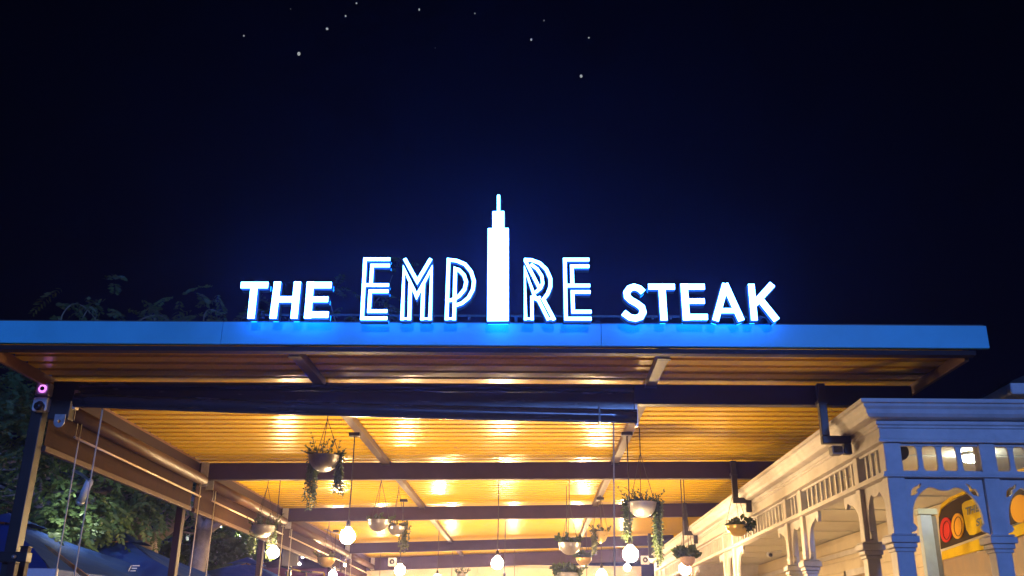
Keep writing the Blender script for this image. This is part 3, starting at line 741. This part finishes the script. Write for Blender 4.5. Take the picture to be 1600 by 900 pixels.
for cx, cy, rx, ry in ((1479, 828.5, 5.6, 14.5), (1497, 822.5, 6.2, 15)):
    ring = [SB(cx + rx * math.cos(2*math.pi*j/24), cy + ry * math.sin(2*math.pi*j/24), 0.0185) for j in range(25)]
    MB().tube(ring, 0.0035, 5, False).build('oval_ring', 'sign_brown', board)
bpoly([(1503,788),(1507,784),(1530,776),(1560,766),(1572,764),(1572,812),(1548,823),(1520,836),(1515,836),(1510,828),(1503,795)], 'name_panel', 'sign_yellow', 0.010)
def lettering(body, x0, y0, wpx, hpx, sl):
    tm = text_mesh('lettering', body, 1.0, 'plastic_black', board, lambda x_, y_, z_: V(x_, y_, z_) + ORG[board.name], 0.004, 0.035)
    xs_ = [v.co.x for v in tm.data.vertices]; yt = [v.co.y for v in tm.data.vertices]
    xa, xb, ya, yb = min(xs_), max(xs_), min(yt), max(yt)
    for v in tm.data.vertices:
        q, h_ = (v.co.x - xa) / (xb - xa), (v.co.y - ya) / (yb - ya)
        v.co = SB(x0 + wpx * q, y0 - sl * wpx * q - hpx * h_, 0.0235 + (0.002 if v.co.z > 0 else 0)) - ORG[board.name]
lettering('THE', 1508.5, 806, 21, 12.5, 0.33)
lettering('ST', 1525.5, 823, 13, 12.5, 0.33)
# pale blue door jamb with a header, behind the front arch
xa, xb, xc = aty(1438, 820, 8.9).x, aty(1456, 820, 8.9).x, aty(1464, 820, 8.9).x
cu = empty('door_jamb', (xa, 8.9, 0.12), 'pale blue door jamb with grey lining and greenish header, behind the front arch', 'door frame'); cu['kind'] = 'thing'
MB().box((xa, 8.88, 0.122), (xb, 8.96, 2.72)).build('jamb', 'curtain_blue', cu, bevel=0.005)
MB().box((xb + 0.002, 8.895, 0.122), (xc, 8.96, 2.715)).build('lining', 'curtain_grey', cu, bevel=0.004)
MB().box((xa - 0.02, 8.87, 2.722), (xc + 0.01, 8.97, 2.775)).build('header', 'pale_green', cu, bevel=0.005)
sp = aty(1405, 706, 8.0); t = empty('round_speaker', sp, 'round black speaker behind the first slats of the front', 'speaker')
MB().tube([sp + V(0, -0.02, 0), sp + V(0, 0.06, 0)], 0.075, 24).build('speaker_case', 'plastic_black', t, smooth=True, bevel=0.004)
MB().tube([sp + V(0, 0.03, 0.03), V(sp.x, sp.y + 0.03, 3.164)], 0.012, 8).build('stem', 'plastic_black', t)
# security camera on inner wall
sp = atx(1204, 866, 3.9); t = empty('security_camera', sp, 'small white security camera inside the side verandah', 'camera')
MB().tube([sp + V(0, 0.10, 0), sp + V(-0.02, -0.08, -0.02)], 0.045, 16).build('camera_body', 'plastic_white', t, smooth=True)
MB().tube([sp + V(-0.02, -0.081, -0.02), sp + V(-0.022, -0.088, -0.021)], 0.03, 16).build('lens', 'plastic_black', t, smooth=True)
MB().tube([sp + V(0, 0.05, 0.03), sp + V(0.2, 0.06, 0.06)], 0.018, 8).build('arm', 'plastic_white', t)

# ------------------------------------------------------------------ back wall and what hangs on it
bw = empty('back_wall', (-0.5, 24.3, 0), 'cream panelled wall closing the far end of the canopy', 'wall')
x = -4.4
while x < 2.4:
    MB().box((x, 24.30, 0.06), (min(x + 0.985, 2.5), 24.36, 3.30)).build('panel', 'cream_wall', bw, bevel=0.006); x += 0.99
MB().box((-4.45, 24.361, 0.0), (2.6, 24.5, 3.35)).build('frame', 'cream_wall', bw)
def speaker(px, py, label):
    c = aty(px, py, 23.78); t = empty('wall_speaker', c, label, 'speaker', 'white speakers on the back beam')
    MB().box((c.x - 0.10, 23.74, c.z - 0.10), (c.x + 0.10, 23.845, c.z + 0.10)).build('cabinet', 'plastic_white', t, bevel=0.015)
    MB().tube([(c.x, 23.735, c.z), (c.x, 23.745, c.z)], 0.062, 20).build('cone', 'plastic_black', t, smooth=True)
    MB().tube([(c.x, 23.725, c.z), (c.x, 23.735, c.z)], 0.025, 14).build('dust_cap', 'plastic_white', t, smooth=True)
speaker(613, 878, 'small white square speaker on the back beam at left')
speaker(1008, 875, 'small white square speaker on the back beam at right')

# ------------------------------------------------------------------ parasols
def parasol(apex, half, drop, rot, label, m='umbrella_blue', marks=False):
    a_ = Vector(apex); t = empty('parasol', (a_.x, a_.y, 0), label, 'parasol', 'parasols outside the canopy')
    cs = [a_ + V(half * math.sqrt(2) * math.cos(rot + math.pi/2*j), half * math.sqrt(2) * math.sin(rot + math.pi/2*j), -drop) for j in range(4)]
    mb = MB(); n = 7
    for j in range(4):
        A, B = cs[j], cs[(j+1) % 4]; vs = []; fs = []
        for p in range(n + 1):
            for q in range(n + 1):
                s_ = 0.10 + 0.90 * p / n; e = A.lerp(B, q / n); P = a_.lerp(e, s_)
                P.z -= 0.10 * math.sin(math.pi * q / n) * s_ * math.sin(math.pi * min(1, s_ * .9)) + 0.012 * math.sin(q * 2.2 + p * 1.3 + j)
                vs.append(P)
        for p in range(n):
            for q in range(n):
                i = p * (n + 1) + q; fs.append((i, i + 1, i + n + 2, i + n + 1))
        mb.add(vs, fs)
        mb.add([A, B, B + V(0,0,-0.16), A + V(0,0,-0.16)], [(0,1,2,3)])
    mb.build('canopy', m, t, smooth=False)
    cap = MB()
    for j in range(4):
        A, B = a_.lerp(cs[j], 0.2) + V(0,0,0.06), a_.lerp(cs[(j+1) % 4], 0.2) + V(0,0,0.06)
        mid = A.lerp(B, 0.5) + V(0,0,0.035)
        cap.add([a_ + V(0,0,0.09), A, mid, B], [(0,1,2),(0,2,3)])
    cap.build('vent_cap', m, t)
    MB().tube([(a_.x, a_.y, 0.0), (a_.x, a_.y, a_.z + 0.02)], 0.024, 10).build('pole', 'steel_black', t)
    for c_ in cs:
        MB().bar(a_ + V(0,0,-0.03), c_ + V(0,0,-0.02), 0.02, 0.025).build('rib', 'timber', t)
    MB().box((a_.x - 0.3, a_.y - 0.3, 0.0), (a_.x + 0.3, a_.y + 0.3, 0.08)).build('base', 'steel_black', t)
    return t, a_, cs
parasol(aty(12, 812, 12.6), 1.85, 0.74, R(40), 'blue market parasol at the left edge behind the corner post')
t, A_, cs = parasol(aty(192, 841, 14.6), 1.7, 0.74, R(46), 'blue market parasol with faint white print, between the first two posts')
fa_, fb_ = sorted(cs, key=lambda p: p.y)[:2]
if fa_.x > fb_.x: fa_, fb_ = fb_, fa_
nn = (fa_ - A_).cross(fb_ - A_).normalized()
if nn.y > 0: nn = -nn
def UP(x, y_): return atplane(x, y_, A_ + nn * 0.035, nn)
for strokes in ([(175,881),(178,874)], [(172,880),(177,881)], [(185,884),(190,883.5),(194,887),(193,890)], [(201,892),(205,884)], [(207,884),(218,884)], [(206,888),(214,888)], [(204,892),(212,892)]):
    P = [UP(*q) for q in strokes]; MB().tube(P, 0.007, 5).build('print_mark', 'white_print', t)
parasol(aty(386, 878, 18.5), 1.5, 0.6, R(45), 'far blue market parasol between the second and third posts')
parasol(aty(492, 862, 24.5), 1.4, 0.5, R(40), 'plum coloured parasol far beyond the left rail', 'umbrella_plum')

# ------------------------------------------------------------------ small things along the left side
pa = aty(40, 888, 8.9); t = empty('screen_panel', (pa.x, 8.9, 0), 'white low screen panel beside the left corner post', 'screen')
pb = aty(160, 893, 8.9)
MB().box((pa.x - 0.2, 8.88, 0.3), (-4.35, 8.9, pa.z)).build('panel', 'plastic_white', t, bevel=0.004)
MB().box((pa.x + .1, 8.905, 0.0), (pa.x + .14, 8.945, pa.z - .02)).build('leg', 'steel_black', t); MB().box((-4.45, 8.905, 0.0), (-4.41, 8.945, pa.z - .02)).build('leg', 'steel_black', t)
A2, B2 = aty(70, 851, 9.4), aty(124, 893, 9.0)
t = empty('timber_prop', B2, 'slanting timber stick in front of the blue parasol', 'stick')
dd = (B2 - A2)
MB().tube([A2, A2 + dd * 0.15, B2 + dd * 0.5], [0.004, 0.016, 0.024], 6).build('shaft', 'timber', t)
for j, (xa, yt, Y, lb) in enumerate(((41, 856, 7.62, 'short dark gate post with lit edge right of the corner post foot'), (21, 880, 7.45, 'short dark gate post with lit edge in front of the corner post'))):
    p = aty(xa, yt, Y); t = empty('gate_post', (p.x, Y, 0.0), lb, 'post')
    MB().box((p.x - 0.03, Y - 0.03, 0.0), (p.x + 0.03, Y + 0.03, p.z)).build('shaft', 'steel_dark', t, bevel=0.004)
    MB().box((p.x - 0.034, Y - 0.034, p.z), (p.x + 0.034, Y + 0.034, p.z + 0.012)).build('cap', 'steel_black', t, bevel=0.004)
p = aty(30, 869, 7.62)
t = empty('gate_latch', p, 'black latch box clamped on the corner post foot', 'latch')
MB().box((p.x - 0.13, 7.56, p.z - 0.05), (p.x + 0.09, 7.645, p.z + 0.03)).build('latch_case', 'plastic_black', t, bevel=0.006)
MB().tube([(p.x, 7.558, p.z - 0.01), (p.x, 7.53, p.z - 0.01)], 0.015, 12).build('knob', 'galv', t, smooth=True)
# tube lamp hanging among the leaves
p = aty(140, 752, 12.6); q = aty(127, 781, 12.85)
t = empty('spot_lamp', p, 'pale tube spot lamp hanging among leaves above the blue parasol', 'lamp')
MB().tube([p, p.lerp(q, .5), q], [0.05, 0.052, 0.05], 14).build('housing', 'plastic_white', t, smooth=True)
MB().tube([q, q + (q - p).normalized() * 0.05], [0.06, 0.062], 14).build('lens_rim', 'galv', t, smooth=True)
sdq = (q - p).normalized()
MB().tube([q + sdq * 0.051, q + sdq * 0.056], 0.030, 12).build('lit_lens', 'spot_glow', t, smooth=True)
MB().tube([p, p + V(-0.15, 0.05, 0.10), p + V(-0.3, 0.1, 0.16)], 0.02, 8).build('arm', 'galv', t)

# ------------------------------------------------------------------ trees
def branch(mb, p, d, L, r, lev, tips, spread=0.6, droop=0.0):
    pts = [p]; rs = [r]; n = 5; cur = Vector(p); dd_ = Vector(d).normalized()
    for i in range(n):
        dd_ = (dd_ + V(random.gauss(0, .13), random.gauss(0, .13), random.gauss(0, .08) - droop)).normalized()
        cur = cur + dd_ * L / n; pts.append(cur.copy()); rs.append(r * (1 - 0.5 * (i + 1) / n))
    mb.tube(pts, rs, 8 if lev > 1 else 5, False)
    if lev == 0: tips.append((cur.copy(), dd_.copy())); tips.append((pts[3], dd_.copy())); return
    for j in range(random.choice((3, 3, 4))):
        q = random.choice(pts[2:]); az = random.uniform(0, 2*math.pi)
        nd = (dd_ + V(math.cos(az), math.sin(az), random.uniform(-.3, .5)) * spread * 1.5).normalized()
        branch(mb, q, nd, L * random.uniform(.55, .8), r * 0.45, lev - 1, tips, spread, droop)
def frond(mb, p, d, L, nl=11, lw=0.026, ll=0.13, sag=0.5):
    d = d.normalized(); cur = Vector(p); step = L / nl
    for i in range(nl):
        d = (d + V(0, 0, -sag * step * 1.6)).normalized(); cur = cur + d * step
        s_ = d.cross(V(0, 0, 1))
        if s_.length < 1e-3: s_ = V(1, 0, 0)
        s_.normalize(); k_ = ll * (1 - abs(i / nl - .45))
        for sg in (-1, 1):
            e = (s_ * sg + d * 0.55 + V(0, 0, random.uniform(-.45, .1))).normalized()
            n_ = (d * 0.5 + V(random.uniform(-.4,.4), random.uniform(-.2,.2), random.uniform(-1,1))).normalized() * lw
            mb.add([cur, cur + e * k_ * .5 + n_, cur + e * k_, cur + e * k_ * .5 - n_], [(0,1,2,3)])
def tree(base, h, label, lean=(0,0), nfr=9, seed=1, r=0.24, extra=(), levels=2, mleaf='leaf_tree', spread=.6, flen=0.55, zmin=3.0, fk=0.36):
    random.seed(seed); base = Vector(base); t = empty('feathery_tree', base, label, 'tree', 'trees left of the canopy')
    tr = MB(); tips = []
    fork = base + V(lean[0] * .35, lean[1] * .35, h * fk)
    tr.tube([base, base.lerp(fork, .5) + V(.08, 0, 0), fork], [r, r * .85, r * .72], 12, False)
    for j in range(5):
        az = 2 * math.pi * j / 5 + random.uniform(-.4, .4)
        branch(tr, fork, V(math.cos(az) * .8 + lean[0] * .3, math.sin(az) * .8 + lean[1] * .3, random.uniform(.55, 1.1)), h * random.uniform(.30, .42), r * .5, levels, tips, spread, 0.03)
    tr.build('trunk', 'bark', t, smooth=True)
    lf = MB()
    pts = [(p, d) for p, d in tips if p.z > zmin]
    for p, d in pts:
        for _ in range(nfr):
            az = random.uniform(0, 2*math.pi)
            frond(lf, p + V(random.gauss(0, .22), random.gauss(0, .22), random.gauss(0, .18)), V(math.cos(az), math.sin(az), random.uniform(-.2, .6)), flen * random.uniform(.6, 1.25))
    for (c_, rad, n_) in extra:
        c_ = Vector(c_)
        for _ in range(n_):
            az = random.uniform(0, 2*math.pi)
            frond(lf, c_ + V(random.gauss(0, rad), random.gauss(0, rad), random.gauss(0, rad * .55)), V(math.cos(az), math.sin(az), random.uniform(-.5, .35)), flen * random.uniform(.6, 1.25), sag=0.9)
    lf.build('crown', mleaf, t)
    return t
# near tree: its low feathery boughs hang over the parasols
ex1 = [(aty(105, 800, 13.6), .30, 60), (aty(150, 815, 13.9), .30, 60), (aty(185, 775, 14.4), .34, 60), (aty(215, 790, 15.0), .28, 40), (aty(90, 715, 13.2), .3, 44), (aty(25, 640, 12.4), .32, 56), (aty(35, 690, 12.4), .3, 44), (aty(20, 600, 12.6), .3, 40), (aty(255, 765, 15.4), .25, 34), (aty(200, 486, 13.0), .45, 30), (aty(320, 492, 13.5), .40, 24)]
tree((-6.95, 17.0, 0), 6.4, 'large feathery tree with forked pale trunk behind the first two posts', (0.3, 0.2), 8, 5, .27, ex1, zmin=4.2, fk=0.49)
tree((-6.1, 16.6, 0), 6.6, 'feathery tree with leaning trunk right behind the second post', (0.9, .6), 7, 11, .2, (), zmin=4.6, fk=0.5)
tree((-10.5, 22.0, 0), 8.0, 'tall dark feathery tree farthest left behind the others', (0, 0), 8, 21, .3, ())
# arching seed stems rising over the fascia from the crown
def arc_stem(a_, top, b_, Y, label):
    A, T, B = aty(*a_, Y), aty(*top, Y), aty(*b_, Y); pts = []
    for j in range(15):
        q = j / 14; pts.append(A * (1-q)**2 + T * 2*q*(1-q) + B * q*q)
    t = empty('arching_stem', A, label, 'plant stem', 'thin stems arching above the fascia')
    root = V(A.x, A.y, A.z - 0.9)
    MB().tube([root] + pts, [0.008] + [0.007 - 0.0045 * j / 14 for j in range(15)], 5).build('stem', 'twig', t)
    mb = MB()
    for p in pts[5:]:
        for _ in range(3): leaf_quads(mb, p, V(random.uniform(-1,1), random.uniform(-1,1), random.uniform(-1.2,.1)), 0.06, 0.01)
    mb.build('leaflets', 'leaf_tree', t)
arc_stem((97, 493), (118, 452), (152, 503), 9.6, 'leftmost thin stem arching high above the fascia')
arc_stem((128, 500), (145, 462), (151, 494), 9.9, 'short thin stem curving under the leftmost arch')
arc_stem((215, 503), (250, 480), (266, 506), 9.5, 'low pale stem arching just above the fascia')
arc_stem((240, 505), (247, 478), (254, 506), 9.7, 'small upright stem loop above the fascia beside the low arch')
arc_stem((318, 505), (318, 470), (348, 492), 9.4, 'curved stem above the fascia left of the letter T')
# lit garden beyond the second post
def shrub(c, rad, n_, label, seed, mleaf='leaf_shrub', cat='shrub'):
    random.seed(seed); c = Vector(c); t = empty('garden_shrub', (c.x, c.y, 0), label, cat, 'shrubs in the lit garden')
    st = MB()
    for j in range(5):
        q = 2*math.pi*j/5; st.tube([(c.x, c.y, 0), (c.x + .2*math.cos(q), c.y + .2*math.sin(q), c.z*.6), (c.x + rad*.5*math.cos(q), c.y + rad*.5*math.sin(q), c.z)], [.06, .04, .015], 6, False)
    st.build('stems', 'bark', t)
    mb = MB()
    for _ in range(n_):
        d = V(random.gauss(0,1), random.gauss(0,1), random.gauss(0,.8)).normalized(); p = c + d * rad * random.uniform(.35, 1.05)
        for _2 in range(4): leaf_quads(mb, p + V(random.gauss(0,.05), random.gauss(0,.05), random.gauss(0,.05)), d + V(random.uniform(-1,1), random.uniform(-1,1), random.uniform(-1,.3)), random.uniform(.10, .2), .045)
    mb.build('foliage', mleaf, t)
    return t
shrub(aty(375, 842, 24), .8, 420, 'bright lit shrub under the street lamp beyond the left side', 3)
shrub(aty(320, 875, 22), .9, 460, 'dark green shrub left of the far blue parasol', 4)
shrub(aty(355, 880, 25), 1.0, 420, 'dim shrub behind the far blue parasol', 9)
p = aty(346, 823, 25); t = empty('street_lamp', (p.x - .8, p.y, 0), 'lit white street lamp above the garden beyond the left side', 'street lamp')
MB().tube([(p.x - .9, p.y + .1, 0), (p.x - .9, p.y + .1, p.z - .2), (p.x - .5, p.y + .05, p.z + .05), (p.x - .2, p.y, p.z + .03)], [.07, .05, .035, .03], 10).build('pole', 'galv', t, smooth=True)
MB().box((p.x - .3, p.y - .1, p.z), (p.x + .28, p.y + .1, p.z + .05)).build('head', 'galv', t, bevel=.015)
MB().box((p.x - .25, p.y - .085, p.z - .022), (p.x + .24, p.y + .085, p.z - .002)).build('led_panel', 'street_led', t)
p = aty(328, 838, 23); t = empty('white_awning', (p.x, p.y, 0), 'small bright white awning beyond the second post', 'awning')
MB().add([(p.x-.32, p.y-.3, p.z-.12), (p.x+.36, p.y-.3, p.z-.18), (p.x+.30, p.y+.5, p.z+.14), (p.x-.34, p.y+.5, p.z+.16), (p.x-.32, p.y-.3, p.z-.22), (p.x+.36, p.y-.3, p.z-.27)], [(0,1,2,3),(0,4,5,1)]).build('sheet', 'white_print', t)
for xx in (-.28, .3): MB().tube([(p.x+xx, p.y-.28, 0), (p.x+xx, p.y-.28, p.z-.16)], .02, 8).build('leg', 'galv', t)
# furniture by the far left side
p = aty(455, 866, 17.2); t = empty('notice_board', (p.x, 17.2, 0), 'grey notice board beside the third post', 'board')
MB().box((p.x - .15, 17.18, p.z - .2), (p.x + .13, 17.21, p.z + .12)).build('board_face', 'grey_board', t, bevel=.004)
MB().box((p.x - .02, 17.215, 0.06), (p.x + .02, 17.25, p.z + .1)).build('stand', 'steel_black', t)
t = empty('chrome_rail', (aty(455, 893, 16.5).x, 16.5, 0.06), 'chrome tube rail beyond the second bulb on the left', 'rail')
for (a_, b_) in (((440, 885), (470, 893)), ((470, 893), (506, 895)), ((446, 893), (452, 905)), ((478, 893), (478, 930)), ((506, 895), (507, 930))):
    MB().tube([aty(*a_, 16.5), aty(*b_, 16.5)], .016, 10).build('tube', 'chrome', t, smooth=True)
p1 = aty(507, 929, 16.5); MB().tube([p1, V(p1.x, p1.y, .06)], .016, 8).build('leg', 'chrome', t)
for (x_, y_, lb) in ((473, 870, 'upper fairy light left of the gold bowl'), (468, 881, 'lower fairy light left of the gold bowl'), (521, 888, 'fairy light below the gold bowl'), (539, 883, 'fairy light right of the gold bowl')):
    p = aty(x_, y_, 19); t = empty('fairy_light', p, lb, 'fairy light', 'fairy lights by the left rail')
    MB().lathe([(0.002, -.03), (.022, -.018), (.028, 0), (.02, .02), (.002, .03)], p, 10).build('globe', 'fairy_glow', t, smooth=True)
    MB().tube([p + V(0, 0, .028), V(p.x, p.y, zd(p.x, p.y) - .001)], .003, 4).build('wire', 'cord_black', t)

# ------------------------------------------------------------------ stars
stars = [(467,84,3.0,'brightest star low in the left cluster'), (511,45,2.4,'star above and right of the brightest left one'), (381,56,1.6,'faint star farthest left'), (454,14,1.0,'tiny star near the top edge at left'),
         (540,25,1.5,'faint star below the topmost one'), (557,5,1.6,'topmost star at the upper edge'), (655,15,1.9,'lone star near the top centre'), (742,21,1.5,'faint star right of the lone top centre one'),
         (680,75,0.9,'barely visible star in the top centre'), (830,62,2.4,'bright star in the right cluster'), (850,32,1.7,'star above the right cluster'), (920,59,1.7,'faint star at far right'), (908,119,2.7,'lowest star at right')]
for x_, y_, s_, lb in stars:
    c = CAM + ray(x_, y_).normalized() * 900; r_ = s_ * 900 / 1580 * 0.82
    bm = bmesh.new(); bmesh.ops.create_icosphere(bm, subdivisions=2, radius=r_); bmesh.ops.scale(bm, vec=(0.8 + 0.3 * random.random(), 1, 0.9 + 0.5 * random.random()), verts=bm.verts); me = bpy.data.meshes.new('star'); bm.to_mesh(me); bm.free()
    tag(link('star', me, 'star_glow', None, c), lb + ' of the dark sky', 'star', 'stars')

# ------------------------------------------------------------------ haze: thin blue-tinted volume added so the sign and bulbs glow
hz = stuff(MB().box((-30, -6, -1.0), (24, 45, 12.5)).build('haze', None))
m = bpy.data.materials.new('haze'); m.use_nodes = True; nt_ = m.node_tree
nt_.nodes.remove(nt_.nodes['Principled BSDF'])
pvn = nt_.nodes.new('ShaderNodeVolumePrincipled'); pvn.inputs['Color'].default_value = (0.26, 0.30, 1.0, 1); pvn.inputs['Density'].default_value = 0.0048; pvn.inputs['Anisotropy'].default_value = 0.80
nt_.links.new(pvn.outputs[0], nt_.nodes['Material Output'].inputs['Volume'])
hz.data.materials.append(m)
